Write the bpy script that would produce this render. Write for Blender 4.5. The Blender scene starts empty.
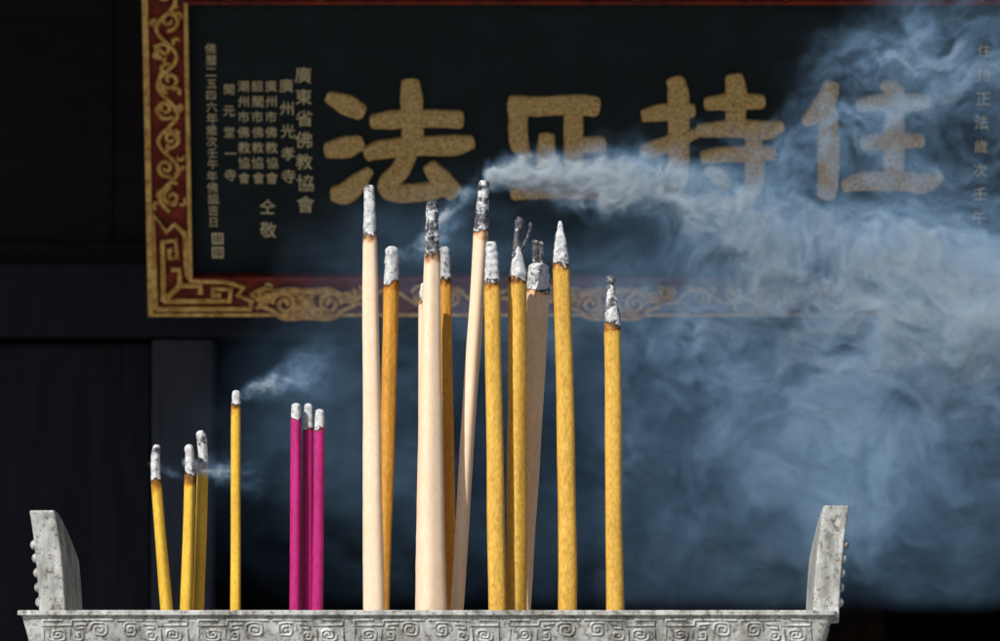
import bpy, bmesh, math, random
from mathutils import Vector, Matrix, noise as mn
random.seed(7)
sc = bpy.context.scene
COL = sc.collection
U = 0.0015      # metres per survey unit at the burner
DIST = 8.0
RIM = 1.45
CAMZ = RIM + 0.003

def WP(u, v, Y):
    k = (DIST + Y) / DIST * U
    return Vector(((u - 500) * k, Y, CAMZ + (608 - v) * k))

# ------------------------------------------------------------ helpers
def new_obj(name, data, parent=None):
    o = bpy.data.objects.new(name, data)
    COL.objects.link(o)
    if parent: o.parent = parent
    return o
def empty(name, loc=(0,0,0)):
    o = bpy.data.objects.new(name, None); COL.objects.link(o); o.location = loc
    o.empty_display_size = 0.2
    return o
def mesh_obj(name, verts, faces, mat=None, parent=None, smooth=False):
    me = bpy.data.meshes.new(name); me.from_pydata([tuple(v) for v in verts], [], faces); me.update()
    if mat: me.materials.append(mat)
    if smooth:
        for p in me.polygons: p.use_smooth = True
    return new_obj(name, me, parent)
class MB:
    def __init__(s): s.v=[]; s.f=[]
    def box(s, x0,x1,y0,y1,z0,z1):
        b=len(s.v)
        s.v += [(x0,y0,z0),(x1,y0,z0),(x1,y1,z0),(x0,y1,z0),(x0,y0,z1),(x1,y0,z1),(x1,y1,z1),(x0,y1,z1)]
        s.f += [(b,b+3,b+2,b+1),(b+4,b+5,b+6,b+7),(b,b+1,b+5,b+4),(b+1,b+2,b+6,b+5),(b+2,b+3,b+7,b+6),(b+3,b,b+4,b+7)]
    def cyl(s, cx,cy,z0,z1,r0,r1,n=24):
        b=len(s.v)
        for z,r in ((z0,r0),(z1,r1)):
            for i in range(n):
                a=2*math.pi*i/n; s.v.append((cx+r*math.cos(a),cy+r*math.sin(a),z))
        for i in range(n):
            j=(i+1)%n; s.f.append((b+i,b+j,b+n+j,b+n+i))
        s.f.append(tuple(b+n+i for i in range(n))); s.f.append(tuple(b+i for i in reversed(range(n))))
    def sphere(s, c, r, n=12, m=8, sc=(1,1,1)):
        b=len(s.v)
        for j in range(1,m):
            t=math.pi*j/m
            for i in range(n):
                a=2*math.pi*i/n
                s.v.append((c[0]+sc[0]*r*math.sin(t)*math.cos(a),c[1]+sc[1]*r*math.sin(t)*math.sin(a),c[2]+sc[2]*r*math.cos(t)))
        s.v.append((c[0],c[1],c[2]+r*sc[2])); s.v.append((c[0],c[1],c[2]-r*sc[2]))
        top=len(s.v)-2; bot=top+1
        for j in range(m-2):
            for i in range(n):
                k=(i+1)%n
                s.f.append((b+j*n+i,b+(j+1)*n+i,b+(j+1)*n+k,b+j*n+k))
        for i in range(n):
            k=(i+1)%n
            s.f.append((top,b+i,b+k)); s.f.append((bot,b+(m-2)*n+k,b+(m-2)*n+i))
    def obj(s,name,mat,parent=None,smooth=False,bevel=0):
        o=mesh_obj(name,s.v,s.f,mat,parent,smooth)
        if bevel:
            m=o.modifiers.new('bevel','BEVEL'); m.width=bevel; m.segments=2; m.limit_method='ANGLE'
        return o

def mat_base(name):
    m=bpy.data.materials.new(name); m.use_nodes=True
    nt=m.node_tree; b=nt.nodes['Principled BSDF']
    b.inputs['Specular IOR Level'].default_value=0.25
    return m,nt,b
def N(nt,t,**kw):
    n=nt.nodes.new(t)
    for k,v in kw.items(): setattr(n,k,v)
    return n
def noise_node(nt, scale, detail=4, rough=0.6, vec=None):
    n=N(nt,'ShaderNodeTexNoise'); n.inputs['Scale'].default_value=scale
    n.inputs['Detail'].default_value=detail; n.inputs['Roughness'].default_value=rough
    if vec is not None: nt.links.new(vec,n.inputs['Vector'])
    return n
def ramp(nt, fac, stops):
    r=N(nt,'ShaderNodeValToRGB'); nt.links.new(fac,r.inputs[0])
    e=r.color_ramp.elements
    while len(e)<len(stops): e.new(0.5)
    for i,(p,c) in enumerate(stops):
        e[i].position=p; e[i].color=(*c,1) if len(c)==3 else c
    return r
def mottled(name, c0, c1, scale=20, rough=0.7, bump=0.3, metallic=0, c2=None, bscale=None, stretch=None, lo=0.35, hi=0.65):
    m,nt,b=mat_base(name)
    tc=N(nt,'ShaderNodeTexCoord'); vec=tc.outputs['Object']
    if stretch:
        mp=N(nt,'ShaderNodeMapping'); mp.inputs['Scale'].default_value=stretch
        nt.links.new(vec,mp.inputs['Vector']); vec=mp.outputs[0]
    n=noise_node(nt,scale,4,0.65,vec)
    st=[(lo,c0),(hi,c1)]
    if c2: st.append((min(hi+0.12,1),c2))
    r=ramp(nt,n.outputs['Fac'],st)
    nt.links.new(r.outputs[0],b.inputs['Base Color'])
    b.inputs['Roughness'].default_value=rough; b.inputs['Metallic'].default_value=metallic
    n2=noise_node(nt,bscale or scale*3,3,0.7,vec)
    bp=N(nt,'ShaderNodeBump'); bp.inputs['Strength'].default_value=bump; bp.inputs['Distance'].default_value=0.004
    nt.links.new(n2.outputs['Fac'],bp.inputs['Height']); nt.links.new(bp.outputs[0],b.inputs['Normal'])
    return m

# ------------------------------------------------------------ materials
M_wood = mottled('dark_lacquer_wood',(0.009,0.010,0.017),(0.015,0.017,0.028),6,0.8,0.15,stretch=(6,6,0.6))
M_wood_red = mottled('old_brown_wood',(0.008,0.0055,0.008),(0.014,0.010,0.013),6,0.8,0.15,stretch=(0.5,6,6))
M_wood_grey = mottled('weathered_painted_wood',(0.030,0.034,0.052),(0.046,0.052,0.074),7,0.8,0.2,stretch=(6,6,0.5))
M_field = mottled('plaque_black_green_lacquer',(0.0022,0.0075,0.0105),(0.004,0.012,0.017),8,0.6,0.1)
M_red = mottled('plaque_red_lacquer',(0.09,0.010,0.005),(0.27,0.028,0.010),30,0.5,0.3)
M_gold = mottled('aged_gilt',(0.42,0.20,0.040),(0.88,0.56,0.18),55,0.5,0.5,metallic=0.15)
M_goldtxt = mottled('gilt_lettering',(0.42,0.25,0.080),(0.84,0.58,0.25),150,0.6,0.6,metallic=0.1,lo=0.38,hi=0.60)
M_goldsmall = mottled('gilt_small_lettering',(0.62,0.50,0.28),(0.80,0.68,0.42),100,0.6,0.2)
M_plaster = mottled('dark_plaster',(0.008,0.009,0.014),(0.016,0.018,0.026),3,0.9,0.2)
M_stone = mottled('platform_stone',(0.20,0.19,0.18),(0.32,0.31,0.29),5,0.85,0.4)
M_tile = mottled('roof_tile',(0.06,0.065,0.06),(0.13,0.13,0.12),9,0.6,0.3)
M_ashbed = mottled('incense_ash_bed',(0.30,0.29,0.28),(0.5,0.49,0.47),40,0.95,0.8)
M_cloth = mottled('altar_cloth',(0.012,0.007,0.006),(0.030,0.016,0.008),14,0.8,0.2)
M_offer = mottled('offering_bronze',(0.07,0.035,0.010),(0.22,0.12,0.03),14,0.6,0.2)

def burner_mat():
    m,nt,b=mat_base('weathered_cast_metal')
    tc=N(nt,'ShaderNodeTexCoord'); vec=tc.outputs['Object']
    n=noise_node(nt,18,6,0.7,vec)
    r=ramp(nt,n.outputs['Fac'],[(0.30,(0.30,0.30,0.29)),(0.5,(0.47,0.475,0.46)),(0.66,(0.60,0.605,0.59))])
    n2=noise_node(nt,110,4,0.7,vec)
    r2=ramp(nt,n2.outputs['Fac'],[(0.36,(0.40,0.37,0.33)),(0.50,(1,1,1))])
    mx=N(nt,'ShaderNodeMix',data_type='RGBA',blend_type='MULTIPLY'); mx.inputs['Factor'].default_value=1
    nt.links.new(r.outputs[0],mx.inputs['A']); nt.links.new(r2.outputs[0],mx.inputs['B'])
    mp=N(nt,'ShaderNodeMapping'); mp.inputs['Scale'].default_value=(1,1,0.25); nt.links.new(vec,mp.inputs['Vector'])
    n3=noise_node(nt,40,3,0.6,mp.outputs[0]); r3=ramp(nt,n3.outputs['Fac'],[(0.35,(0.56,0.55,0.52)),(0.55,(1,1,1))])
    mx2=N(nt,'ShaderNodeMix',data_type='RGBA',blend_type='MULTIPLY'); mx2.inputs['Factor'].default_value=1
    nt.links.new(mx.outputs['Result'],mx2.inputs['A']); nt.links.new(r3.outputs[0],mx2.inputs['B'])
    nt.links.new(mx2.outputs['Result'],b.inputs['Base Color'])
    b.inputs['Roughness'].default_value=0.5; b.inputs['Metallic'].default_value=0.1
    bp=N(nt,'ShaderNodeBump'); bp.inputs['Strength'].default_value=0.5; bp.inputs['Distance'].default_value=0.002
    nt.links.new(n2.outputs['Fac'],bp.inputs['Height']); nt.links.new(bp.outputs[0],b.inputs['Normal'])
    return m
M_burner = burner_mat()

def stick_mat(name, c0, c1, scorch=0.012, fine=260, blotch=0.80):
    """body colour -> scorched -> char -> ash, driven by attribute h (metres above the burn line)"""
    m,nt,b=mat_base(name)
    tc=N(nt,'ShaderNodeTexCoord'); vec=tc.outputs['Object']
    mp=N(nt,'ShaderNodeMapping'); mp.inputs['Scale'].default_value=(1,1,0.4); nt.links.new(vec,mp.inputs['Vector'])
    n=noise_node(nt,fine,4,0.7,mp.outputs[0])
    body=ramp(nt,n.outputs['Fac'],[(0.33,c0),(0.62,c1)])
    nb=noise_node(nt,26,4,0.6,mp.outputs[0])
    bb=ramp(nt,nb.outputs['Fac'],[(0.3,(blotch,blotch*0.97,blotch*0.92)),(0.65,(1,1,1))])
    mb=N(nt,'ShaderNodeMix',data_type='RGBA',blend_type='MULTIPLY'); mb.inputs['Factor'].default_value=1
    nt.links.new(body.outputs[0],mb.inputs['A']); nt.links.new(bb.outputs[0],mb.inputs['B'])
    at=N(nt,'ShaderNodeAttribute',attribute_name='h')
    nn=noise_node(nt,75,4,0.6,vec)
    ma=N(nt,'ShaderNodeMath',operation='MULTIPLY_ADD'); nt.links.new(nn.outputs['Fac'],ma.inputs[0])
    ma.inputs[1].default_value=0.040; ma.inputs[2].default_value=-0.020
    ad=N(nt,'ShaderNodeMath',operation='ADD'); nt.links.new(at.outputs['Fac'],ad.inputs[0]); nt.links.new(ma.outputs[0],ad.inputs[1])
    mr=N(nt,'ShaderNodeMapRange'); mr.inputs['From Min'].default_value=-0.004-scorch; mr.inputs['From Max'].default_value=-0.0015
    nt.links.new(ad.outputs[0],mr.inputs['Value'])
    sc_r=ramp(nt,mr.outputs[0],[(0.0,(1,1,1)),(0.5,(0.66,0.45,0.28)),(1.0,(0.04,0.025,0.02))])
    m1=N(nt,'ShaderNodeMix',data_type='RGBA',blend_type='MULTIPLY'); m1.inputs['Factor'].default_value=1
    nt.links.new(mb.outputs['Result'],m1.inputs['A']); nt.links.new(sc_r.outputs[0],m1.inputs['B'])
    na=noise_node(nt,150,5,0.75,vec)
    ash=ramp(nt,na.outputs['Fac'],[(0.34,(0.12,0.12,0.13)),(0.43,(0.40,0.40,0.42)),(0.58,(0.60,0.60,0.60))])
    dk=N(nt,'ShaderNodeAttribute',attribute_name='dark')
    nd_=noise_node(nt,48,5,0.7,vec)
    th=N(nt,'ShaderNodeMath',operation='MULTIPLY_ADD'); nt.links.new(dk.outputs['Fac'],th.inputs[0]); th.inputs[1].default_value=0.42; th.inputs[2].default_value=-0.10
    df=N(nt,'ShaderNodeMath',operation='SUBTRACT'); nt.links.new(th.outputs[0],df.inputs[0])
    sh=N(nt,'ShaderNodeMath',operation='SUBTRACT'); nt.links.new(nd_.outputs['Fac'],sh.inputs[0]); sh.inputs[1].default_value=0.30
    nt.links.new(sh.outputs[0],df.inputs[1])
    sm=N(nt,'ShaderNodeMapRange'); sm.inputs['From Min'].default_value=-0.03; sm.inputs['From Max'].default_value=0.05; nt.links.new(df.outputs[0],sm.inputs['Value'])
    m3=N(nt,'ShaderNodeMix',data_type='RGBA'); nt.links.new(sm.outputs[0],m3.inputs['Factor'])
    nt.links.new(ash.outputs[0],m3.inputs['A'])
    dark=ramp(nt,na.outputs['Fac'],[(0.40,(0.012,0.012,0.014)),(0.66,(0.14,0.14,0.16))])
    nt.links.new(dark.outputs[0],m3.inputs['B'])
    mr2=N(nt,'ShaderNodeMapRange'); mr2.inputs['From Min'].default_value=-0.0005; mr2.inputs['From Max'].default_value=0.002
    nt.links.new(ad.outputs[0],mr2.inputs['Value'])
    m2=N(nt,'ShaderNodeMix',data_type='RGBA'); nt.links.new(mr2.outputs[0],m2.inputs['Factor'])
    nt.links.new(m1.outputs['Result'],m2.inputs['A']); nt.links.new(m3.outputs['Result'],m2.inputs['B'])
    nt.links.new(m2.outputs['Result'],b.inputs['Base Color'])
    b.inputs['Roughness'].default_value=0.58; b.inputs['Specular IOR Level'].default_value=0.32
    bp=N(nt,'ShaderNodeBump'); bp.inputs['Strength'].default_value=0.24; bp.inputs['Distance'].default_value=0.001
    nt.links.new(na.outputs['Fac'],bp.inputs['Height']); nt.links.new(bp.outputs[0],b.inputs['Normal'])
    return m
S_pale = stick_mat('pale_sandalwood_incense',(0.74,0.55,0.39),(0.81,0.63,0.46),0.010,200,0.92)
S_peach= stick_mat('peach_incense',(0.68,0.46,0.30),(0.79,0.57,0.39),0.006,200,0.90)
S_gold = stick_mat('yellow_ochre_incense',(0.48,0.25,0.032),(0.74,0.45,0.080),0.008)
S_orange=stick_mat('orange_incense',(0.48,0.21,0.025),(0.68,0.34,0.050),0.008)
S_yel  = stick_mat('thin_yellow_incense',(0.60,0.35,0.025),(0.76,0.49,0.06),0.016)
S_mag  = stick_mat('magenta_incense',(0.32,0.006,0.11),(0.48,0.012,0.18),0.001)

# ------------------------------------------------------------ incense sticks
def tube(verts, faces, H, D, path, radii, hs, dk, seg=20, rough=0.0, seed=0, flat=1.0):
    b0=len(verts); n=len(path)
    for i,(p,r) in enumerate(zip(path,radii)):
        ti = (path[min(i+1,n-1)]-path[max(i-1,0)]).normalized()
        x = Vector((0,1,0)).cross(ti).normalized(); y = ti.cross(x)
        for j in range(seg):
            a=2*math.pi*j/seg
            q=Vector((math.cos(a)*1.2,math.sin(a)*1.2,p.z*(30 if hs[i]>0 else 10)+seed*9.3))
            rr=r*(1+rough*mn.noise(q))
            sq = 1+0.05*math.cos(4*a+seed)
            verts.append(p + x*math.cos(a)*rr*sq + y*math.sin(a)*rr*sq*flat)
            H.append(hs[i]); D.append(dk)
    for i in range(n-1):
        for j in range(seg):
            k=(j+1)%seg
            faces.append((b0+i*seg+j,b0+i*seg+k,b0+(i+1)*seg+k,b0+(i+1)*seg+j))
    faces.append(tuple(b0+(n-1)*seg+j for j in range(seg)))
    faces.append(tuple(b0+j for j in reversed(range(seg))))

def stick(mat, ub, ut, vt, wb, wt, vash, Y, bow=0, ashshift=0, ashrough=0.05, tip='round', flakes=(), leanY=0.0, name='incense_stick', dark=0.0, seed=None):
    seed = seed if seed is not None else random.random()*50
    P0=WP(ub,608,Y); P1=WP(ut,vash,Y+leanY)
    verts=[];faces=[];H=[];D=[]
    d=(P1-P0); L=d.length; dn=d/L
    start=P0-dn*0.13
    path=[];rad=[];hs=[]
    tot=L+0.13; n=int(tot/0.006)
    for i in range(n+1):
        t=i/n; p=start.lerp(P1,t)
        s=(t*tot-0.13)/L
        bo=bow*U*math.sin(math.pi*max(0,min(1,s)))
        p=p+Vector((bo+0.0014*mn.noise(Vector((seed,p.z*5,0))),0.0012*mn.noise(Vector((seed,0,p.z*5))),0))
        path.append(p); ss=max(0,s)
        rad.append(U*0.5*(wb+(wt-wb)*ss)*(1+0.04*mn.noise(Vector((seed*3,p.z*9,5)))+0.014*mn.noise(Vector((seed*3,p.z*55,5)))))
        hs.append(t*tot-tot)
    AL=(vash-vt)*U; m=max(8,int(AL/0.0016))
    for i in range(1,m+1):
        t=i/m
        p=P1+dn*AL*t+Vector((ashshift*U*t*t,0,0))
        rr=U*0.5*wt
        if tip=='round':
            k=1 if t<0.86 else math.sqrt(max(0.03,1-((t-0.86)/0.15)**2))
            k*= (1-0.14*t)
        elif tip=='point':
            k=1-0.82*max(0,(t-0.15)/0.85)**1.2
        else:
            k=1-0.26*t
            if t>0.96: k*=0.8
        k*=1+0.08*mn.noise(Vector((seed,p.z*120,3)))
        path.append(p); rad.append(rr*k*0.94); hs.append(AL*t)
    tube(verts,faces,H,D,path,rad,hs,dark,24,0.035,seed)
    for i,v in enumerate(verts):
        if H[i]>0:
            q=Vector(v)*110+Vector((seed,0,0)); f=ashrough*U*wt
            verts[i]=Vector(v)+Vector((mn.noise(q),mn.noise(q+Vector((7,1,3))),0))*f
    for (u0,v0,u1,v1,u2,v2,w) in flakes:
        A=WP(u0,v0,Y+leanY);B=WP(u1,v1,Y+leanY);C=WP(u2,v2,Y+leanY)
        pp=[];rr=[];hh=[]
        for i in range(25):
            t=i/24; p=A*(1-t)**2+B*2*t*(1-t)+C*t*t
            p=p+Vector((mn.noise(Vector((seed,t*5,0)))*0.0012,0,0))
            pp.append(p); rr.append(U*0.5*w*(0.85+0.3*mn.noise(Vector((seed,t*6,4))))*(1 if t<0.92 else 0.7)); hh.append(0.05)
        tube(verts,faces,H,D,pp,rr,hh,0.95,12,0.2,seed,0.6)
    me=bpy.data.meshes.new(name); me.from_pydata([tuple(v) for v in verts],[],faces); me.update()
    for p in me.polygons: p.use_smooth=True
    a=me.attributes.new('h','FLOAT','POINT'); a.data.foreach_set('value',H)
    a=me.attributes.new('dark','FLOAT','POINT'); a.data.foreach_set('value',D)
    me.materials.append(mat)
    return new_obj(name,me)

stick(S_pale, 374,369.5,184, 23,15,234,0.12, tip='flat', dark=0.66)
stick(S_orange,384,391,245, 13,16,283,0.20, tip='round', dark=0.45)
stick(S_pale, 431,432,199, 32,16,254,0.10, tip='flat', dark=0.84, bow=-1)
stick(S_pale, 423,425,282, 12,13,300,0.16, tip='round')
stick(S_orange,451,445,245, 12,13,279,0.22, tip='round', dark=0.5)
stick(S_pale, 457,481,179, 13,15,230,0.15, tip='flat', dark=0.74)
stick(S_gold, 497,492,241, 19,17,282,0.10, tip='flat', dark=0.45)
stick(S_gold, 516,518,243, 21,18,279,0.13, tip='point', dark=0.5, flakes=[(518,258,515,238,521,217,10),(520,250,530,236,531,222,4)])
stick(S_peach,525,538,262, 12,25,289,0.20, tip='round', dark=0.5, flakes=[(537,266,534,252,536,240,9),(541,266,543,252,540,241,7)])
stick(S_gold, 567,561,220, 20,18,264,0.12, tip='point', bow=2, dark=0.5)
stick(S_gold, 615,613,280, 19,18,325,0.12, tip='point', ashshift=-3, dark=0.55, flakes=[(612,296,608,286,612,276,11)])
stick(S_mag, 295,296,403, 12,11,419,0.12, tip='round', ashrough=0.03)
stick(S_mag, 307,308,403, 12,11,429,0.14, tip='round', ashrough=0.03)
stick(S_mag, 317.5,319.5,409, 12,11,427,0.11, tip='round', ashrough=0.03)
stick(S_yel, 167,156,444, 12,10,480,0.12, tip='round', ashshift=4, ashrough=0.05, dark=0.5)
stick(S_yel, 187,190,444, 13,11,475,0.13, tip='round', ashshift=-2, ashrough=0.05, dark=0.5)
stick(S_yel, 199,203,430, 11,11,462,0.16, tip='round', ashshift=-4, ashrough=0.05, dark=0.6)
stick(S_yel, 236,236,390, 11,10,404,0.12, tip='round', ashrough=0.04)

# ------------------------------------------------------------ incense burner
BX0=(20-500)*U; BX1=(839-500)*U; BXC=(BX0+BX1)/2; BW=(BX1-BX0)/2; BD=0.56
burner=empty('incense_burner',(BXC,BD/2,0))
def rectloop(hx,hy,z,r=0.012,n=4):
    pts=[]
    for (sx,sy,a0) in ((1,1,0),(-1,1,90),(-1,-1,180),(1,-1,270)):
        for i in range(n+1):
            a=math.radians(a0+90*i/n)
            pts.append((sx*(hx-r)+r*math.cos(a),sy*(hy-r)+r*math.sin(a),z))
    return pts
def loft(loops):
    v=[];f=[];n=len(loops[0])
    for L in loops: v+=L
    for i in range(len(loops)-1):
        for j in range(n):
            k=(j+1)%n; f.append((i*n+j,i*n+k,(i+1)*n+k,(i+1)*n+j))
    return v,f,n
hx,hy=BW,BD/2
prof=[(0.55,-0.10),(0.62,-0.13),(0.72,-0.10),(0.9,-0.055),(1.15,-0.035),(1.33,-0.034),(RIM-0.062,-0.030),(RIM-0.058,-0.020),(RIM-0.054,-0.018),(RIM-0.0085,-0.006),(RIM-0.007,0.0),(RIM-0.0015,0.0),(RIM,-0.0015),
      (RIM,-0.022),(RIM-0.0015,-0.0235),(RIM-0.09,-0.035)]
loops=[]
for z,o in prof:
    loops.append(rectloop(hx+o,hy+o,z,0.010))
v,f,n=loft(loops); f.append(tuple(reversed(range(n))))
body=mesh_obj('body',v,f,M_burner,burner,False)
v=[];f=[];nx,ny=60,24
for j in range(ny+1):
    for i in range(nx+1):
        x=-hx+0.03+(2*hx-0.06)*i/nx; y=-hy+0.03+(2*hy-0.06)*j/ny
        v.append((x,y,RIM-0.055+0.012*mn.noise(Vector((x*9,y*9,0)))+0.004*mn.noise(Vector((x*40,y*40,0)))))
for j in range(ny):
    for i in range(nx):
        a=j*(nx+1)+i; f.append((a,a+1,a+nx+2,a+nx+1))
mesh_obj('ash_bed',v,f,M_ashbed,burner,True)
mb=MB()
for sx in(-1,1):
    for sy in(-1,1):
        mb.cyl(sx*(hx-0.16),sy*(hy-0.15),0.30,0.60,0.045,0.07,20)
        mb.sphere((sx*(hx-0.16),sy*(hy-0.15),0.585),0.085,16,10)
        mb.cyl(sx*(hx-0.16),sy*(hy-0.15),0.30,0.335,0.065,0.06,20)
mb.obj('legs',M_burner,burner,True)
def ear(side):
    me_v=[];me_f=[]
    levels=14; Ht=0.157 if side>0 else 0.150
    T=0.040; Dp=0.27
    y0=-hy+0.012
    ny=12
    def topz(t):
        return Ht*(1-0.42*max(0,(t-0.12)/0.88)**1.3)
    rows=[]
    for j in range(ny+1):
        t=j/ny; y=y0+Dp*t; row=[]
        for i in range(levels+1):
            s=i/levels; z=topz(t)*s
            fl=0.008*(z/Ht)+0.010*(z/Ht)**2.5
            row.append((z,fl,y))
        rows.append(row)
    base = hx-(0.036 if side>0 else 0.073)
    def idx(j,i,k): return (j*(levels+1)+i)*2+k
    for j in range(ny+1):
        for i in range(levels+1):
            z,fl,y=rows[j][i]
            th=T*(1-0.04*(z/Ht))
            for k in range(2):
                x=base-0.0+(fl if k==0 else fl+th)
                me_v.append((side*x,y,RIM-0.02+z*((Ht+0.02)/Ht)))
    for j in range(ny):
        for i in range(levels):
            me_f.append((idx(j,i,0),idx(j+1,i,0),idx(j+1,i+1,0),idx(j,i+1,0)))
            me_f.append((idx(j,i,1),idx(j,i+1,1),idx(j+1,i+1,1),idx(j+1,i,1)))
        me_f.append((idx(j,levels,0),idx(j+1,levels,0),idx(j+1,levels,1),idx(j,levels,1)))
        me_f.append((idx(j,0,0),idx(j,0,1),idx(j+1,0,1),idx(j+1,0,0)))
    for i in range(levels):
        me_f.append((idx(0,i,0),idx(0,i+1,0),idx(0,i+1,1),idx(0,i,1)))
        me_f.append((idx(ny,i,0),idx(ny,i,1),idx(ny,i+1,1),idx(ny,i+1,0)))
    o=mesh_obj('ear',me_v,me_f,M_burner,burner)
    bm=bmesh.new(); bm.from_mesh(o.data); bmesh.ops.recalc_face_normals(bm,faces=bm.faces); bm.to_mesh(o.data); bm.free()
    b=o.modifiers.new('b','BEVEL'); b.width=0.003; b.segments=3; b.limit_method='ANGLE'
    mb=MB()
    for zi in (0.012,0.034,0.056,0.078,0.098):
        for yy in (0.012,0.06,0.11,0.16,0.21):
            fl=0.010*(zi/0.148)+0.008*(zi/0.148)**3
            mb.sphere((side*(base+fl+T),y0+yy,RIM+zi),0.0078,12,8,(0.9,1,1))
    mb.obj('ear_studs',M_burner,burner,True)
def add_curves(name,lines,bev,mat,parent,res=2,smooth=False,cyclic=False):
    cd=bpy.data.curves.new(name,'CURVE'); cd.dimensions='3D'; cd.bevel_depth=bev; cd.bevel_resolution=res; cd.use_fill_caps=True
    for L in lines:
        sp=cd.splines.new('POLY'); sp.points.add(len(L)-1)
        for i,p in enumerate(L): sp.points[i].co=(*p,1)
        sp.use_smooth=True
    cd.materials.append(mat)
    return new_obj(name,cd,parent)
ear(-1); ear(1)
def frieze_lines(width, height, unit):
    lines=[]
    n=max(2,int(round(width/unit))); 
    if n%2: n+=1
    un=width/n
    def sq(cx,cz,w,h,d,turns):
        pts=[];K=int(turns*24)
        for i in range(K+1):
            a=2*math.pi*i/24*d; f=1-i/K*0.9
            c,s=math.cos(a),math.sin(a)
            e=0.6
            x=math.copysign(abs(c)**e,c); z=math.copysign(abs(s)**e,s)
            pts.append((cx+x*w*f,cz+z*h*f))
        return pts
    for i in range(n):
        m=1 if i%2 else -1
        cx=-width/2+un*(i+0.5)
        def A(p): return [(cx+m*x+random.uniform(-.0005,.0005),z+random.uniform(-.0005,.0005)) for x,z in p]
        w=un*0.5; h=height*0.5
        j1,j2,j3=[random.uniform(0.88,1.10) for _ in range(3)]
        lines.append(A(sq(-w*0.60,h*0.12,w*0.24*j1,h*0.60,1,2)))
        lines.append(A(sq(-w*0.08*j2,-h*0.30,w*0.14*j2,h*0.40,-1,1.4)))
        lines.append(A(sq(w*0.48,-h*0.25,w*0.22*j3,h*0.50,-1,2)))
        lines.append(A([(-w*0.95,h*0.85),(w*0.1,h*0.85),(w*0.12,h*0.45),(w*0.85,h*0.45),(w*0.86,h*0.85),(w*0.35,h*0.85)]))
        lines.append(A([(-w*0.95,-h*0.85),(w*0.05,-h*0.88),(w*0.20,-h*0.7),(w*0.16,h*0.2)]))
        lines.append(A([(w*0.85,h*0.2),(w*0.88,-h*0.85),(w*0.30,-h*0.92)]))
        lines.append(A([(-w*0.27,h*0.55),(-w*0.0,h*0.5),(w*0.02,h*0.2),(-w*0.18,h*0.25)]))
    return lines
zc=RIM-0.0315; hh=0.040
def place(lines, face):
    out=[]
    for L in lines:
        q=[]
        for x,z in L:
            o=0.006+(0.012)*((RIM-0.0085)-(zc+z))/0.0455
            o+=0.0004
            if face=='f': q.append((x,-(hy-o),zc+z))
            elif face=='b': q.append((x,(hy-o),zc+z))
            elif face=='l': q.append((-(hx-o),x,zc+z))
            else: q.append(((hx-o),x,zc+z))
        out.append(q)
    return out
ls=[]
ls+=place(frieze_lines(2*hx-0.06,hh,0.13),'f'); ls+=place(frieze_lines(2*hx-0.06,hh,0.13),'b')
ls+=place(frieze_lines(2*hy-0.06,hh,0.13),'l'); ls+=place(frieze_lines(2*hy-0.06,hh,0.13),'r')
add_curves('frieze_carving',ls,0.0024,M_burner,burner,1)
burner.rotation_euler[2]=math.radians(-1.0)
mb=MB(); 
mb.box(BXC-0.75,BXC+0.75,-0.18,0.74,0.004,0.12); mb.box(BXC-0.68,BXC+0.68,-0.11,0.67,0.121,0.24); mb.box(BXC-0.71,BXC+0.71,-0.14,0.70,0.241,0.298)
mb.obj('stone_pedestal',M_stone,None,False,0.008)

# ------------------------------------------------------------ temple plaque
PY=5.0; T=math.radians(20); K=(DIST+PY)/DIST*U
plaque=empty('temple_plaque')
Zb=WP(0,308,PY).z
plaque.location=(0,PY,Zb); plaque.rotation_euler=(T,0,0)
KX=K*0.985
def bx(u): return (u-500)*KX
def bz(v):
    v-=2.0
    k=(608-v)*U/DIST
    return ((DIST+PY)*k-(Zb-CAMZ))/(math.cos(T)+k*math.sin(T))
uL0,uL1=145,188; uR1,uR0=1044,1087
vB0,vB1=312,275; vT1,vT0=0,-36
zB0,zB1,zT1,zT0=bz(vB0),bz(vB1),bz(vT1),bz(vT0)
mb=MB(); mb.box(bx(uL1)-0.02,bx(uR1)+0.02,0.0,0.03,zB1-0.02,zT1+0.02); mb.obj('lacquer_field',M_field,plaque)
mb=MB()
fy=-0.03
mb.box(bx(uL0),bx(uL1),fy,0.04,zB0,zT0); mb.box(bx(uR1),bx(uR0),fy,0.04,zB0,zT0)
mb.box(bx(uL1),bx(uR1),fy,0.04,zB0+0.0,zB1); mb.box(bx(uL1),bx(uR1),fy,0.04,zT1,zT0)
mb.obj('frame',M_red,plaque)
mb=MB(); e=0.010
def strip(x0,x1,z0,z1,y=fy): mb.box(x0,x1,y-0.014,y+0.002,z0,z1)
strip(bx(uL0)-0.004,bx(uL0)+e,zB0-0.004,zT0+0.004); strip(bx(uR0)-e,bx(uR0)+0.004,zB0-0.004,zT0+0.004)
strip(bx(uL0)+e,bx(uR0)-e,zB0-0.004,zB0+e*0.4); strip(bx(uL0)+e,bx(uR0)-e,zT0-e,zT0+0.004)
strip(bx(uL1)-0.008,bx(uL1)+0.002,zB1-0.002,zT1+0.002); strip(bx(uR1)-0.002,bx(uR1)+0.008,zB1-0.002,zT1+0.002)
mb.obj('gilt_edging',M_gold,plaque)
mb=MB(); strip(bx(uL1)+0.002,bx(uR1)-0.002,zB1-0.008,zB1+0.002); strip(bx(uL1)+0.002,bx(uR1)-0.002,zT1-0.002,zT1+0.006)
mb.obj('red_edging',M_red,plaque)
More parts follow.
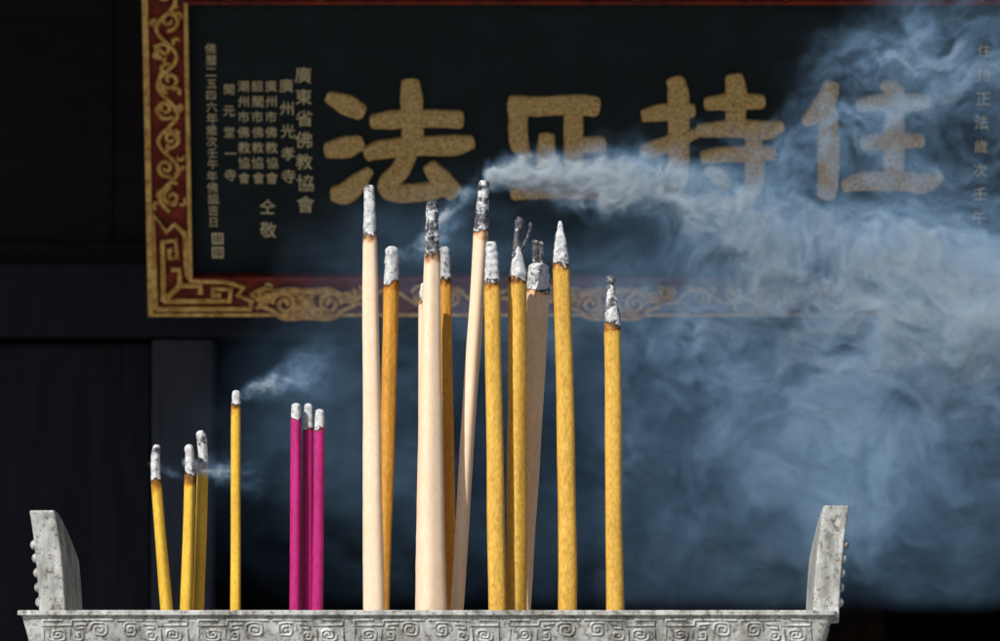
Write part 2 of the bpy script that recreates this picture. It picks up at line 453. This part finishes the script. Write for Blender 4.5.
def spiral(cx,cz,r,turns,a0,d,n=26):
    return [(cx+r*(1-0.85*i/n)*math.cos(a0+d*2*math.pi*turns*i/n), fy-0.006, cz+r*(1-0.85*i/n)*math.sin(a0+d*2*math.pi*turns*i/n)) for i in range(n+1)]
lines=[]
def scroll_run(x0,z0,x1,z1,wid,pitch):
    L=math.hypot(x1-x0,z1-z0); n=max(1,int(L/pitch)); dx,dz=(x1-x0)/L,(z1-z0)/L; px,pz=-dz,dx
    main=[]
    for i in range(n*10+1):
        t=i/(n*10)*L; w=math.sin(t/pitch*math.pi*1.0)*wid*0.30
        main.append((x0+dx*t+px*w,fy-0.007,z0+dz*t+pz*w))
    lines.append(main)
    for i in range(n):
        t=(i+0.5)*L/n; s=-1 if i%2 else 1
        c=(x0+dx*t-px*s*wid*0.08,z0+dz*t-pz*s*wid*0.08)
        r=wid*random.uniform(0.26,0.36)
        lines.append(spiral(c[0],c[1],r,1.3,random.random()*6,s))
        for q in range(4):
            a=random.random()*6.28; tt=t+random.uniform(-.5,.5)*pitch*0.8
            cx=x0+dx*tt+px*random.uniform(-.4,.4)*wid; cz=z0+dz*tt+pz*random.uniform(-.4,.4)*wid
            lines.append(spiral(cx,cz,wid*0.15,0.6,a,random.choice((-1,1)),10))
xm=(bx(uL0)+bx(uL1))/2+0.001; xr=(bx(uR0)+bx(uR1))/2
zm=(zB0+zB1)/2; zt=(zT0+zT1)/2; w=bx(uL1)-bx(uL0)-0.024
scroll_run(xm,zB0+0.26,xm,zT0-0.02,w,0.07)
scroll_run(xr,zB0+0.26,xr,zT0-0.02,w,0.07)
scroll_run(bx(247),zm,bx(uR1)-0.1,zm,w*0.8,0.075)
scroll_run(bx(uL1),zt,bx(uR1),zt,w*0.8,0.085)
add_curves('scroll_carving',lines,0.0056,M_gold,plaque,2)
lines=[]
for sx,xc in ((1,bx(uL0)+0.014),(-1,bx(uR0)-0.014)):
    z0=zB0+0.014
    def Q(pts): lines.append([(xc+sx*a,fy-0.008,z0+b) for a,b in pts])
    Q([(0.0,0.0),(0.23,0.0),(0.235,0.02),(0.20,0.035),(0.215,0.055),(0.17,0.07),(0.09,0.072),(0.078,0.09),(0.075,0.19),(0.05,0.215),(0.03,0.195),(0.0,0.24),(0.0,0.0)])
    Q([(0.02,0.02),(0.18,0.02),(0.185,0.05),(0.14,0.052),(0.14,0.035),(0.16,0.035)])
    Q([(0.02,0.02),(0.02,0.17),(0.052,0.175),(0.055,0.13),(0.037,0.13),(0.037,0.155)])
    Q([(0.03,0.03),(0.06,0.06),(0.06,0.10),(0.04,0.10)])
    Q([(0.06,0.06),(0.11,0.058),(0.11,0.038)])
add_curves('corner_fretwork',lines,0.0080,M_gold,plaque,2)
lines=[]
for mu in (305,925,615):
    cx=bx(mu); cz=bz(301)
    L=[]
    for i in range(41):
        a=2*math.pi*i/40; r=1+0.10*math.cos(6*a)
        L.append((cx+0.105*r*math.cos(a),fy-0.012,cz+0.038*r*math.sin(a)))
    lines.append(L)
    for s in(-1,1):
        lines.append([(x,fy-0.016,z) for x,_,z in spiral(cx+s*0.055,cz+0.002,0.030,1.6,0 if s>0 else math.pi,s)])
        lines.append([(x,fy-0.016,z) for x,_,z in spiral(cx+s*0.10,cz+0.022,0.020,1.2,1,-s)])
        lines.append([(x,fy-0.016,z) for x,_,z in spiral(cx+s*0.026,cz-0.016,0.016,1.2,2,s)])
        lines.append([(cx,fy-0.014,cz+0.03),(cx+s*0.03,fy-0.014,cz+0.036),(cx+s*0.06,fy-0.014,cz+0.034),(cx+s*0.12,fy-0.014,cz+0.012),(cx+s*0.135,fy-0.014,cz+0.025)])
add_curves('medallion_carving',lines,0.0065,M_gold,plaque,2)
mb=MB()
for mu in (305,925,615):
    mb.sphere((bx(mu),fy+0.002,bz(301)),0.10,24,10,(1,0.10,0.34))
mb.obj('medallion',M_red,plaque,True)
mb=MB()
for mu in (305,925,615): mb.sphere((bx(mu),fy-0.008,bz(302)),0.022,16,10,(1,0.7,1))
mb.obj('medallion_boss',M_gold,plaque,True)

def catmull(P,n=8):
    out=[]
    for i in range(len(P)-1):
        p0=P[max(i-1,0)];p1=P[i];p2=P[i+1];p3=P[min(i+2,len(P)-1)]
        for j in range(n):
            t=j/n
            out.append(tuple(0.5*((2*b)+(-a+c)*t+(2*a-5*b+4*c-d)*t*t+(-a+3*b-3*c+d)*t**3) for a,b,c,d in zip(p0,p1,p2,p3)))
    out.append(P[-1]); return out
chars={
'fa':[ [(329,98,13),(345,105,22),(359,112,18)], [(328,151,17),(345,148,23),(358,144,17)], [(334,195,18),(345,194,23),(356,184,20),(368,172,10)],
       [(410,84,19),(411,97,23),(412,122,23),(412,148,23)], [(374,122,16),(395,120,20),(430,119,19),(458,120,19)],
       [(368,154,16),(382,150,20),(420,147,20),(453,146,22),(470,143,15)],
       [(409,150,18),(400,170,20),(386,186,20),(396,194,20),(430,192,19),(446,187,14)], [(430,168,16),(440,180,22),(452,192,21)] ],
'zheng':[ [(514,106,22),(540,107,21),(575,105,21),(594,107,22)], [(519,106,20),(518,128,20),(520,146,19),(527,158,11)],
       [(574,108,20),(574,140,20),(575,190,20)], [(575,146,16),(592,146,18),(602,145,17)], [(547,138,17),(546,160,20),(545,190,20)],
       [(515,194,15),(530,191,19),(575,190,20),(603,190,22),(619,184,14)] ],
'chi':[ [(676,82,18),(679,95,22),(680,140,22),(679,175,22),(670,194,20),(655,190,12)], [(646,116,14),(663,113,18),(692,111,15)], [(646,152,14),(660,148,18),(697,134,11)],
       [(735,79,18),(737,92,22),(737,128,20)], [(709,104,14),(733,102,18),(762,102,15)], [(702,131,14),(738,129,19),(767,131,20),(782,127,13)],
       [(706,158,14),(728,155,17),(774,154,15)], [(755,138,17),(757,165,20),(755,188,20),(740,203,18),(723,202,11)], [(710,171,11),(720,177,17),(728,185,14)] ],
'zhu':[ [(833,86,16),(828,100,21),(817,115,19),(808,122,12)], [(829,104,17),(831,140,22),(831,180,22),(830,195,19)],
       [(885,85,11),(893,89,17),(901,93,14)], [(862,106,14),(880,103,18),(915,103,19),(929,101,14)], [(867,144,14),(885,142,18),(923,141,15)],
       [(896,103,17),(897,140,22),(897,182,20)], [(849,186,14),(867,182,20),(905,182,21),(927,184,22),(942,177,14)] ],
}
def char_obj(name,strokes):
    V=[];F=[]; prof=[(-1,0),(-0.93,0.75),(-0.6,1),(0.6,1),(0.93,0.75),(1,0)]
    for si,S in enumerate(strokes):
        P=catmull(S,10)
        pts=[(bx(u),bz(v),w*KX*0.5) for u,v,w in P]
        def cap(p,q,rev):
            d=Vector((p[0]-q[0],p[1]-q[1])).normalized(); r=p[2]
            o=[(p[0]+d.x*r*0.6*math.sin(a),p[1]+d.y*r*0.6*math.sin(a),max(r*math.cos(a)**0.5,0.0004)) for a in [math.radians(x) for x in (20,40,60,75,88)]]
            return list(reversed(o)) if rev else o
        pts=cap(pts[0],pts[1],True)+pts+cap(pts[-1],pts[-2],False)
        b=len(V); n=len(pts); h=0.012+0.0007*si
        for i,(x,z,r) in enumerate(pts):
            q0=pts[max(i-1,0)];q1=pts[min(i+1,n-1)]
            d=Vector((q1[0]-q0[0],q1[1]-q0[1])); d=d.normalized() if d.length>1e-9 else Vector((1,0)); nx_,nz_=-d.y,d.x
            rr=r*(1+0.06*mn.noise(Vector((x*60,z*60,si))))
            for (s,hh_) in prof: V.append((x+nx_*rr*s,-0.0005-h*hh_,z+nz_*rr*s))
        m=len(prof)
        for i in range(n-1):
            for j in range(m-1):
                F.append((b+i*m+j,b+(i+1)*m+j,b+(i+1)*m+j+1,b+i*m+j+1))
        F.append(tuple(b+j for j in range(m))); F.append(tuple(b+(n-1)*m+j for j in reversed(range(m))))
    return mesh_obj(name,V,F,M_goldtxt,plaque,False)
for k,s in chars.items(): char_obj('character_'+k,s)
def column(name,txt,u,v0,v1,size):
    n=len(txt); z0,z1=bz(v0),bz(v1)
    for i,ch in enumerate(txt):
        cd=bpy.data.curves.new(name,'FONT'); cd.body=ch; cd.size=size*K*random.uniform(0.94,1.04); cd.align_x='CENTER'; cd.align_y='CENTER'
        cd.extrude=0.001; cd.offset=0.0; cd.materials.append(M_goldsmall)
        o=new_obj(name,cd,plaque); o.rotation_euler=(math.pi/2,random.uniform(-.05,.05),0)
        t=(i+0.5)/n; o.location=(bx(u+random.uniform(-.6,.6)),-0.002,z0+(z1-z0)*t)
column('inscription','廣東省佛教協會',303,66,218,18)
column('inscription','廣州光孝寺',286,76,190,15)
column('inscription','廣州市佛教協會',270,80,188,12.5)
column('inscription','韶關市佛教協會',256,80,188,12.5)
column('inscription','潮州市佛教協會',242,80,188,12.5)
column('inscription','開元堂一寺',228,80,188,12.5)
column('inscription','仝敬',265,198,244,17)
column('inscription','佛曆二五四六年歲次壬午年佛誕吉日',210,44,230,11.5)
column('inscription','住持正法歲次壬午',985,40,232,15)
mb=MB()
for v_ in (240,254):
    x,z=bx(214),bz(v_); r=0.014
    mb.box(x-r,x+r,-0.004,-0.0005,z-r,z-r+0.004); mb.box(x-r,x+r,-0.004,-0.0005,z+r-0.004,z+r)
    mb.box(x-r,x-r+0.004,-0.0038,-0.0005,z-r+.004,z+r-.004); mb.box(x+r-.004,x+r,-0.0038,-0.0005,z-r+.004,z+r-.004)
    mb.box(x-0.006,x-0.002,-0.0038,-0.0005,z-r+.005,z+r-.005); mb.box(x+0.003,x+0.006,-0.0038,-0.0005,z-r+.005,z+r-.005)
mb.obj('seal',M_goldsmall,plaque)

# ------------------------------------------------------------ temple hall
hall=empty('temple_hall')
WY=5.5
def WX(u): return WP(u,0,WY).x
def WZ(v): return WP(0,v,WY).z
z_l0,z_l1=WZ(337),WZ(262)
FLOOR=0.45
xo0=WX(212); xo1=WX(1150); XL,XR=-6.5,7.5
mb=MB()
mb.box(XL,XR,WY,WY+0.22,z_l0,z_l1)
mb.obj('lintel',M_wood,hall,False,0.008)
mb=MB(); mb.box(XL,XR,WY+0.06,WY+0.16,z_l1,z_l1+0.05); mb.box(XL,XR,WY+0.10,WY+0.2,z_l1+0.05,4.6)
mb.obj('upper_wall',M_wood_red,hall)
mb=MB()
for i in range(24):
    x=XL+(XR-XL)*i/23; mb.box(x-0.03,x+0.03,WY+0.090,WY+0.099,z_l1+0.051,4.6)
mb.obj('upper_wall_battens',M_wood_red,hall)
mb=MB(); 
for (a,b) in ((WX(150),xo0),(xo1,xo1+(xo0-WX(150)))):
    mb.box(a,b,WY+0.03,WY+0.2,FLOOR,z_l0-0.002)
mb.obj('door_jambs',M_wood_grey,hall,False,0.01)
mb=MB()
def door_leaf(a,b):
    z0,z1=FLOOR+0.02,z_l0-0.012
    mb.box(a,b,WY+0.10,WY+0.15,z0,z1)
    for (c,d) in ((a,a+0.07),(b-0.07,b)): mb.box(c,d,WY+0.093,WY+0.099,z0,z1)
    for z in (z0,z0+0.35,z1-0.09): mb.box(a+0.071,b-0.071,WY+0.094,WY+0.099,z,z+0.08)
xx=WX(149)
while xx>XL+0.5:
    door_leaf(xx-0.80,xx-0.004); xx-=0.806
xx=xo1+(xo0-WX(150))+0.004
while xx<XR-0.9:
    door_leaf(xx,xx+0.80); xx+=0.806
mb.obj('door_leaves',M_wood,hall,False,0.004)
mb=MB(); mb.box(XL,XR,WY+0.23,10.0,z_l1+0.3,z_l1+0.34); mb.box(XL,XL+0.1,WY+0.23,10,FLOOR,z_l1+0.3); mb.box(XR-0.1,XR,WY+0.23,10,FLOOR,z_l1+0.3); mb.box(XL,XR,10.0,10.2,FLOOR,4.6)
mb.obj('interior_shell',M_plaster,hall)
mb=MB(); mb.box(XL-1,XR+1,2.6,10.4,0.004,FLOOR); 
for i in range(3): mb.box(-2.4,3.2,2.6-0.3*(i+1),2.6-0.3*i-0.002,0.004,FLOOR-0.112*(i+1))
mb.obj('platform',M_stone,hall,False,0.006)
mb=MB()
for cx in (-5.2,-2.55,3.6,6.4):
    mb.cyl(cx,3.2,FLOOR+0.14,4.1,0.17,0.16,32); 
mb.obj('columns',M_wood_red,hall,True)
mb=MB()
for cx in (-5.2,-2.55,3.6,6.4): mb.cyl(cx,3.2,FLOOR,FLOOR+0.14,0.27,0.20,32)
mb.obj('column_bases',M_stone,hall)
mb=MB(); mb.box(XL,XR,3.1,3.3,3.85,4.15); mb.obj('eave_beam',M_wood_red,hall)
ey,ez=1.5,3.75; ry,rz=6.5,6.4
v=[(XL-1,ey,ez),(XR+1,ey,ez),(XR+1,ry,rz),(XL-1,ry,rz),(XL-1,11.5,ez+0.3),(XR+1,11.5,ez+0.3)]
v+= [(a,b,c+0.10) for a,b,c in v]
f=[(0,3,2,1),(3,4,5,2),(6,7,8,9),(9,8,11,10),(0,1,7,6),(4,10,11,5),(0,6,9,3),(3,9,10,4),(1,2,8,7),(2,5,11,8)]
mesh_obj('roof',v,f,M_wood_red,hall)
tl=[]
n=60
for i in range(n):
    x=XL-1+(XR-XL+2)*(i+0.5)/n
    tl.append([(x,ey-0.03,ez+0.11),(x,ry,rz+0.12)])
add_curves('roof_tiles',tl,0.06,M_tile,hall,2)
tl=[]
for i in range(45):
    x=XL-0.9+(XR-XL+1.8)*i/44
    tl.append([(x,ey+0.05,ez-0.02),(x,ry-1,rz-0.55)])
add_curves('rafters',tl,0.035,M_wood_red,hall,2)
add_curves('roof_ridge',[[(XL-1,ry,rz+0.2),(XR+1,ry,rz+0.2)]],0.16,M_tile,hall,3)
altar=empty('altar_table')
ax=WP(735,600,8.2).x; at=WP(0,582,8.2).z
mb=MB(); mb.box(ax-0.45,ax+0.45,7.9,8.5,at-0.05,at); 
for sx in(-0.40,0.34):
    for yy in (7.93,8.40): mb.box(ax+sx,ax+sx+0.06,yy,yy+0.06,FLOOR,at-0.051)
mb.obj('table',M_wood_red,altar,False,0.006)
v=[];f=[];n=80
for i in range(n+1):
    x=ax-0.43+0.86*i/n; y=7.885-0.008*math.sin(i*0.9)
    v+=[(x,7.892,at+0.002),(x,y-0.004,at-0.1),(x,y-0.012,at-0.55)]
for i in range(n):
    for k in range(2): a=i*3+k; f.append((a,a+3,a+4,a+1))
mesh_obj('cloth',v,f,M_cloth,altar,True)
mb=MB()
for i in range(5):
    cx=ax-0.34+i*0.14+0.02*math.sin(i*5); mb.sphere((cx,8.15,at+0.05+0.03*(i%2)),0.045+0.01*(i%3),14,10,(1,1,1.2))
    mb.cyl(cx,8.15,at+0.0,at+0.03,0.04,0.03,14)
mb.obj('offerings',M_offer,altar,True)
for sx in (-0.38,0.38):
    o=MB(); cx=ax+sx; o.cyl(cx,8.05,at,at+0.03,0.05,0.04); o.cyl(cx,8.05,at+0.03,at+0.12,0.012,0.012); o.cyl(cx,8.05,at+0.12,at+0.135,0.035,0.04); o.cyl(cx,8.05,at+0.135,at+0.28,0.02,0.018)
    o.obj('altar_candlestick',M_offer,None,True)

# ------------------------------------------------------------ ground
def ground_mat():
    m,nt,b=mat_base('courtyard_paving')
    tc=N(nt,'ShaderNodeTexCoord')
    br=N(nt,'ShaderNodeTexBrick'); br.inputs['Scale'].default_value=1.0
    nt.links.new(tc.outputs['Object'],br.inputs['Vector'])
    br.inputs['Color1'].default_value=(0.20,0.19,0.18,1); br.inputs['Color2'].default_value=(0.27,0.26,0.245,1); br.inputs['Mortar'].default_value=(0.09,0.09,0.085,1)
    br.inputs['Mortar Size'].default_value=0.008; br.inputs['Brick Width'].default_value=0.8; br.inputs['Row Height'].default_value=0.5
    n=noise_node(nt,3,4,0.7,tc.outputs['Object']); r=ramp(nt,n.outputs['Fac'],[(0.3,(0.7,0.7,0.7)),(0.7,(1.1,1.1,1.1))])
    mx=N(nt,'ShaderNodeMix',data_type='RGBA',blend_type='MULTIPLY'); mx.inputs['Factor'].default_value=1
    nt.links.new(br.outputs['Color'],mx.inputs['A']); nt.links.new(r.outputs[0],mx.inputs['B'])
    nt.links.new(mx.outputs['Result'],b.inputs['Base Color']); b.inputs['Roughness'].default_value=0.85
    return m
g=mesh_obj('ground',[(-400,-400,0),(400,-400,0),(400,400,0),(-400,400,0)],[(0,1,2,3)],ground_mat())

# ------------------------------------------------------------ smoke (fog volume grid from a procedural field)
def smoke_material():
    m=bpy.data.materials.new('incense_smoke'); m.use_nodes=True; nt=m.node_tree
    nt.nodes.clear(); out=nt.nodes.new('ShaderNodeOutputMaterial')
    vs=nt.nodes.new('ShaderNodeVolumeScatter'); vs.inputs['Anisotropy'].default_value=-0.45
    va=nt.nodes.new('ShaderNodeVolumeAbsorption')
    ad=nt.nodes.new('ShaderNodeAddShader')
    at=nt.nodes.new('ShaderNodeAttribute'); at.attribute_name='density'
    mr=nt.nodes.new('ShaderNodeMapRange'); mr.inputs['From Min'].default_value=2.5; mr.inputs['From Max'].default_value=22.0
    nt.links.new(at.outputs['Fac'],mr.inputs['Value'])
    mx=nt.nodes.new('ShaderNodeMix'); mx.data_type='RGBA'
    mx.inputs['A'].default_value=(0.36,0.64,1.0,1); mx.inputs['B'].default_value=(0.82,0.92,1.0,1)
    nt.links.new(mr.outputs[0],mx.inputs['Factor'])
    nt.links.new(mx.outputs['Result'],vs.inputs['Color']); nt.links.new(mx.outputs['Result'],va.inputs['Color'])
    nt.links.new(at.outputs['Fac'],vs.inputs['Density']); nt.links.new(at.outputs['Fac'],va.inputs['Density'])
    nt.links.new(vs.outputs[0],ad.inputs[0]); nt.links.new(va.outputs[0],ad.inputs[1])
    nt.links.new(ad.outputs[0],out.inputs['Volume'])
    try: m.cycles.volume_step_rate=6.0
    except Exception as ex: print('step rate',ex)
    return m
M_smoke=smoke_material()
YC=0.34; KS=(DIST+YC)/DIST*U
def build_smoke(vox):
    ng=bpy.data.node_groups.new('smoke_field','GeometryNodeTree')
    ng.interface.new_socket('Geometry',in_out='INPUT',socket_type='NodeSocketGeometry')
    ng.interface.new_socket('Geometry',in_out='OUTPUT',socket_type='NodeSocketGeometry')
    nd=ng.nodes; lk=ng.links
    def inp(sock,val):
        if isinstance(val,bpy.types.NodeSocket): lk.new(val,sock)
        else: sock.default_value=val
    def Mt(op,a,b=None,c=None,clamp=False):
        n=nd.new('ShaderNodeMath'); n.operation=op; n.use_clamp=clamp
        inp(n.inputs[0],a)
        if b is not None: inp(n.inputs[1],b)
        if c is not None: inp(n.inputs[2],c)
        return n.outputs[0]
    def V(op,a,b=None,scale=None):
        n=nd.new('ShaderNodeVectorMath'); n.operation=op; inp(n.inputs[0],a)
        if b is not None: inp(n.inputs[1],b)
        if scale is not None: inp(n.inputs['Scale'],scale)
        return n.outputs[0]
    def noise(vec,scale,detail=2,rough=0.5,color=False):
        n=nd.new('ShaderNodeTexNoise'); inp(n.inputs['Vector'],vec); n.inputs['Scale'].default_value=scale
        n.inputs['Detail'].default_value=detail; n.inputs['Roughness'].default_value=rough
        return n.outputs['Color'] if color else n.outputs['Fac']
    def add(*a):
        r=a[0]
        for x in a[1:]: r=Mt('ADD',r,x)
        return r
    def mul(*a):
        r=a[0]
        for x in a[1:]: r=Mt('MULTIPLY',r,x)
        return r
    def smooth(x,a,b,lo=0.0,hi=1.0):
        n=nd.new('ShaderNodeMapRange'); n.interpolation_type='SMOOTHSTEP'
        inp(n.inputs['Value'],x); n.inputs['From Min'].default_value=a; n.inputs['From Max'].default_value=b
        n.inputs['To Min'].default_value=lo; n.inputs['To Max'].default_value=hi; return n.outputs[0]
    def curve(x,pts,x0,x1):
        t=nd.new('ShaderNodeMapRange'); inp(t.inputs['Value'],x); t.inputs['From Min'].default_value=x0; t.inputs['From Max'].default_value=x1
        ymax=max(p[1] for p in pts)
        fc=nd.new('ShaderNodeFloatCurve'); cm=fc.mapping.curves[0]
        P=[((a-x0)/(x1-x0),b/ymax) for a,b in pts]
        while len(cm.points)<len(P): cm.points.new(0.5,0.5)
        for i,(a,b) in enumerate(P): cm.points[i].location=(a,b)
        fc.mapping.update()
        lk.new(t.outputs[0],fc.inputs['Value'])
        return Mt('MULTIPLY',fc.outputs[0],ymax)
    pos0=nd.new('GeometryNodeInputPosition').outputs[0]
    # structures vary slowly with depth: draughts carry the smoke as rolled sheets
    pos=V('MULTIPLY',pos0,(1.0,0.5,1.0))
    sp=nd.new('ShaderNodeSeparateXYZ'); lk.new(pos0,sp.inputs[0])
    u_raw=Mt('ADD',Mt('DIVIDE',sp.outputs[0],KS),500.0)
    grow=smooth(u_raw,470,760,0.16,1.0)
    w1=V('SUBTRACT',noise(pos,4.0,3,0.55,True),(0.5,0.5,0.5))
    p1=V('ADD',pos,V('SCALE',w1,scale=Mt('MULTIPLY',grow,0.28)))
    w2=V('SUBTRACT',noise(p1,13.0,3,0.6,True),(0.5,0.5,0.5))
    p2=V('ADD',p1,V('SCALE',w2,scale=Mt('ADD',Mt('MULTIPLY',grow,0.05),0.035)))
    w3=V('SUBTRACT',noise(p2,38.0,2,0.6,True),(0.5,0.5,0.5))
    p3=V('ADD',p2,V('SCALE',w3,scale=0.022))
    s2=nd.new('ShaderNodeSeparateXYZ'); lk.new(p3,s2.inputs[0])
    u=Mt('ADD',Mt('DIVIDE',s2.outputs[0],KS),500.0)
    v=Mt('SUBTRACT',608.0,Mt('DIVIDE',Mt('SUBTRACT',s2.outputs[2],CAMZ),KS))
    st=V('MULTIPLY',p3,(0.55,0.8,1.0))
    def ridge(scale,detail,power,off=(0,0,0),k=4.0):
        n=noise(V('ADD',st,off),scale,detail,0.6)
        a=Mt('ABSOLUTE',Mt('MULTIPLY_ADD',n,k,-k/2))
        return Mt('POWER',Mt('MAXIMUM',Mt('SUBTRACT',1.0,a),0.0),power)
    r1=ridge(8,3,3.0); r2=ridge(19,3,3.0,(3,1,7)); r3=ridge(42,2,2.5,(8,4,1))
    cl=smooth(noise(p2,5.0,4,0.62),0.38,0.64)
    fil=add(mul(r1,0.9),mul(r2,1.0),mul(r3,0.6),mul(r1,r2,1.5))
    filj=add(mul(r2,1.2),mul(r3,1.2),mul(r2,r3,2.0))
    def gauss(x,c,s):
        d=Mt('DIVIDE',Mt('SUBTRACT',x,c),s); return Mt('EXPONENT',Mt('MULTIPLY',mul(d,d),-1.0))
    def g2(cu,cv,su,sv): return mul(gauss(u,float(cu),float(su)),gauss(v,float(cv),float(sv)))
    yraw=sp.outputs[1]
    ymid=Mt('MULTIPLY_ADD',noise(V('MULTIPLY',pos0,(1.0,0.0,1.0)),3.0,2,0.5),0.42,YC-0.21)
    dyy=Mt('DIVIDE',Mt('SUBTRACT',yraw,ymid),0.065)
    ythick=Mt('EXPONENT',Mt('MULTIPLY',mul(dyy,dyy),-1.0))
    vc=curve(u,[(480,180),(560,187),(640,205),(740,244),(860,280),(1080,300)],480,1080)
    hw=curve(u,[(480,5),(510,10),(560,16),(640,24),(760,42),(900,66),(1080,90)],480,1080)
    dv=Mt('DIVIDE',Mt('SUBTRACT',v,vc),hw)
    jetv=Mt('EXPONENT',Mt('MULTIPLY',mul(dv,dv),-1.0))
    yw=curve(u,[(480,0.012),(560,0.022),(700,0.045),(1080,0.08)],480,1080)
    yc=curve(u,[(480,0.17),(600,0.26),(750,0.34),(1080,0.36)],480,1080)
    dy=Mt('DIVIDE',Mt('SUBTRACT',yraw,yc),yw)
    jety=Mt('EXPONENT',Mt('MULTIPLY',mul(dy,dy),-1.0))
    amp=curve(u,[(480,72),(540,62),(600,34),(680,13),(780,6),(900,4.5),(1080,4)],480,1080)
    jet=mul(jetv,jety,amp,smooth(u_raw,482,490),add(mul(filj,1.15),0.02))
    tex=add(mul(fil,0.75),mul(cl,0.55),mul(fil,cl,0.7),0.04)
    broad=mul(ythick,tex,add(mul(g2(900,296,210,60),5.4),mul(g2(790,400,190,100),2.0),mul(g2(940,370,130,90),1.3),mul(g2(690,305,110,60),1.5)))
    haze=mul(ythick,add(mul(cl,0.5),mul(fil,0.30),0.25),add(mul(g2(540,430,150,130),1.7),mul(g2(680,530,320,100),1.3),mul(g2(880,520,170,100),1.5),mul(g2(420,260,90,60),1.2),mul(g2(330,410,80,90),1.2)))
    wisps=mul(ythick,Mt('POWER',fil,1.8),add(mul(g2(940,75,85,75),3.0),mul(g2(800,165,110,35),0.9)))
    def small(u0,v0,u1,v1,w0,w1,amp,Yc):
        t=smooth(u,u0,u1)
        c=Mt('MULTIPLY_ADD',Mt('DIVIDE',Mt('SUBTRACT',u,float(u0)),float(u1-u0)),float(v1-v0),float(v0))
        wd=Mt('MULTIPLY_ADD',t,float(w1-w0),float(w0))
        d=Mt('DIVIDE',Mt('SUBTRACT',v,c),wd)
        yy=Mt('DIVIDE',Mt('SUBTRACT',yraw,Yc),Mt('MULTIPLY',wd,KS*1.2))
        f2=smooth(u,u0,u1+15,1.0,0.0)
        fall=mul(smooth(u_raw,u0-2,u0+5),f2,f2)
        return mul(Mt('EXPONENT',Mt('MULTIPLY',add(mul(d,d),mul(yy,yy)),-1.0)),fall,amp,Mt('POWER',filj,1.4))
    sm=add(small(241,403,360,370,4,34,10.0,0.15),small(190,463,275,482,4,16,20.0,0.15),small(158,468,195,474,3,6,22.0,0.15),small(392,262,475,225,5,20,20.0,0.2),small(434,235,490,185,4,12,20.0,0.16))
    dens=add(jet,broad,haze,wisps,sm)
    dens=Mt('MAXIMUM',Mt('SUBTRACT',dens,0.08),0.0)
    dens=mul(dens,smooth(yraw,0.09,0.13),smooth(yraw,0.54,0.60,1.0,0.0))
    x0,x1=(135-500)*KS,(1050-500)*KS; z0,z1=RIM-0.01,CAMZ+(608+20)*KS; y0,y1=0.09,0.60
    dens=mul(dens,smooth(sp.outputs[2],RIM-0.01,RIM+0.03))
    vc_=nd.new('GeometryNodeVolumeCube')
    lk.new(dens,vc_.inputs['Density'])
    vc_.inputs['Min'].default_value=(x0,y0,z0); vc_.inputs['Max'].default_value=(x1,y1,z1)
    vc_.inputs['Resolution X'].default_value=int((x1-x0)/vox); vc_.inputs['Resolution Y'].default_value=int((y1-y0)/0.0135); vc_.inputs['Resolution Z'].default_value=int((z1-z0)/vox)
    sm_=nd.new('GeometryNodeSetMaterial'); sm_.inputs['Material'].default_value=M_smoke
    lk.new(vc_.outputs[0],sm_.inputs[0])
    out=nd.new('NodeGroupOutput'); lk.new(sm_.outputs[0],out.inputs[0])
    me=bpy.data.meshes.new('smoke'); me.materials.append(M_smoke)
    o=new_obj('smoke',me); md=o.modifiers.new('field','NODES'); md.node_group=ng
    return o
build_smoke(0.0038)

# ------------------------------------------------------------ light
EL=math.radians(38); AZ=math.radians(36)
sd=Vector((-math.sin(AZ)*math.cos(EL),-math.cos(AZ)*math.cos(EL),math.sin(EL)))
sl=bpy.data.lights.new('sun','SUN'); sl.energy=5.0; sl.angle=math.radians(0.5); sl.color=(1,0.965,0.90)
so=new_obj('sun',sl); so.rotation_euler=(-sd).to_track_quat('-Z','Y').to_euler(); so.location=(-5,-8,12)
w=bpy.data.worlds.new('World'); sc.world=w; w.use_nodes=True; nt=w.node_tree
sky=nt.nodes.new('ShaderNodeTexSky'); sky.sky_type='NISHITA'; sky.sun_disc=False; sky.sun_elevation=EL; sky.sun_rotation=math.atan2(sd.x,sd.y)
bg=nt.nodes['Background']; nt.links.new(sky.outputs[0],bg.inputs[0]); bg.inputs[1].default_value=0.085

# ------------------------------------------------------------ camera
cd=bpy.data.cameras.new('camera'); cam=new_obj('camera',cd)
cam.location=(0,-DIST,CAMZ); pitch=math.atan((608-320.5)*U/DIST)
cam.rotation_euler=(math.pi/2+pitch,0,0)
cd.sensor_width=36; cd.lens=36*DIST/(1000*U); cd.clip_end=2000; cd.clip_start=0.1
cd.dof.use_dof=True; cd.dof.focus_distance=DIST+0.13; cd.dof.aperture_fstop=15
sc.camera=cam
sc.view_settings.view_transform='Standard'; sc.view_settings.look='None'; sc.view_settings.exposure=0
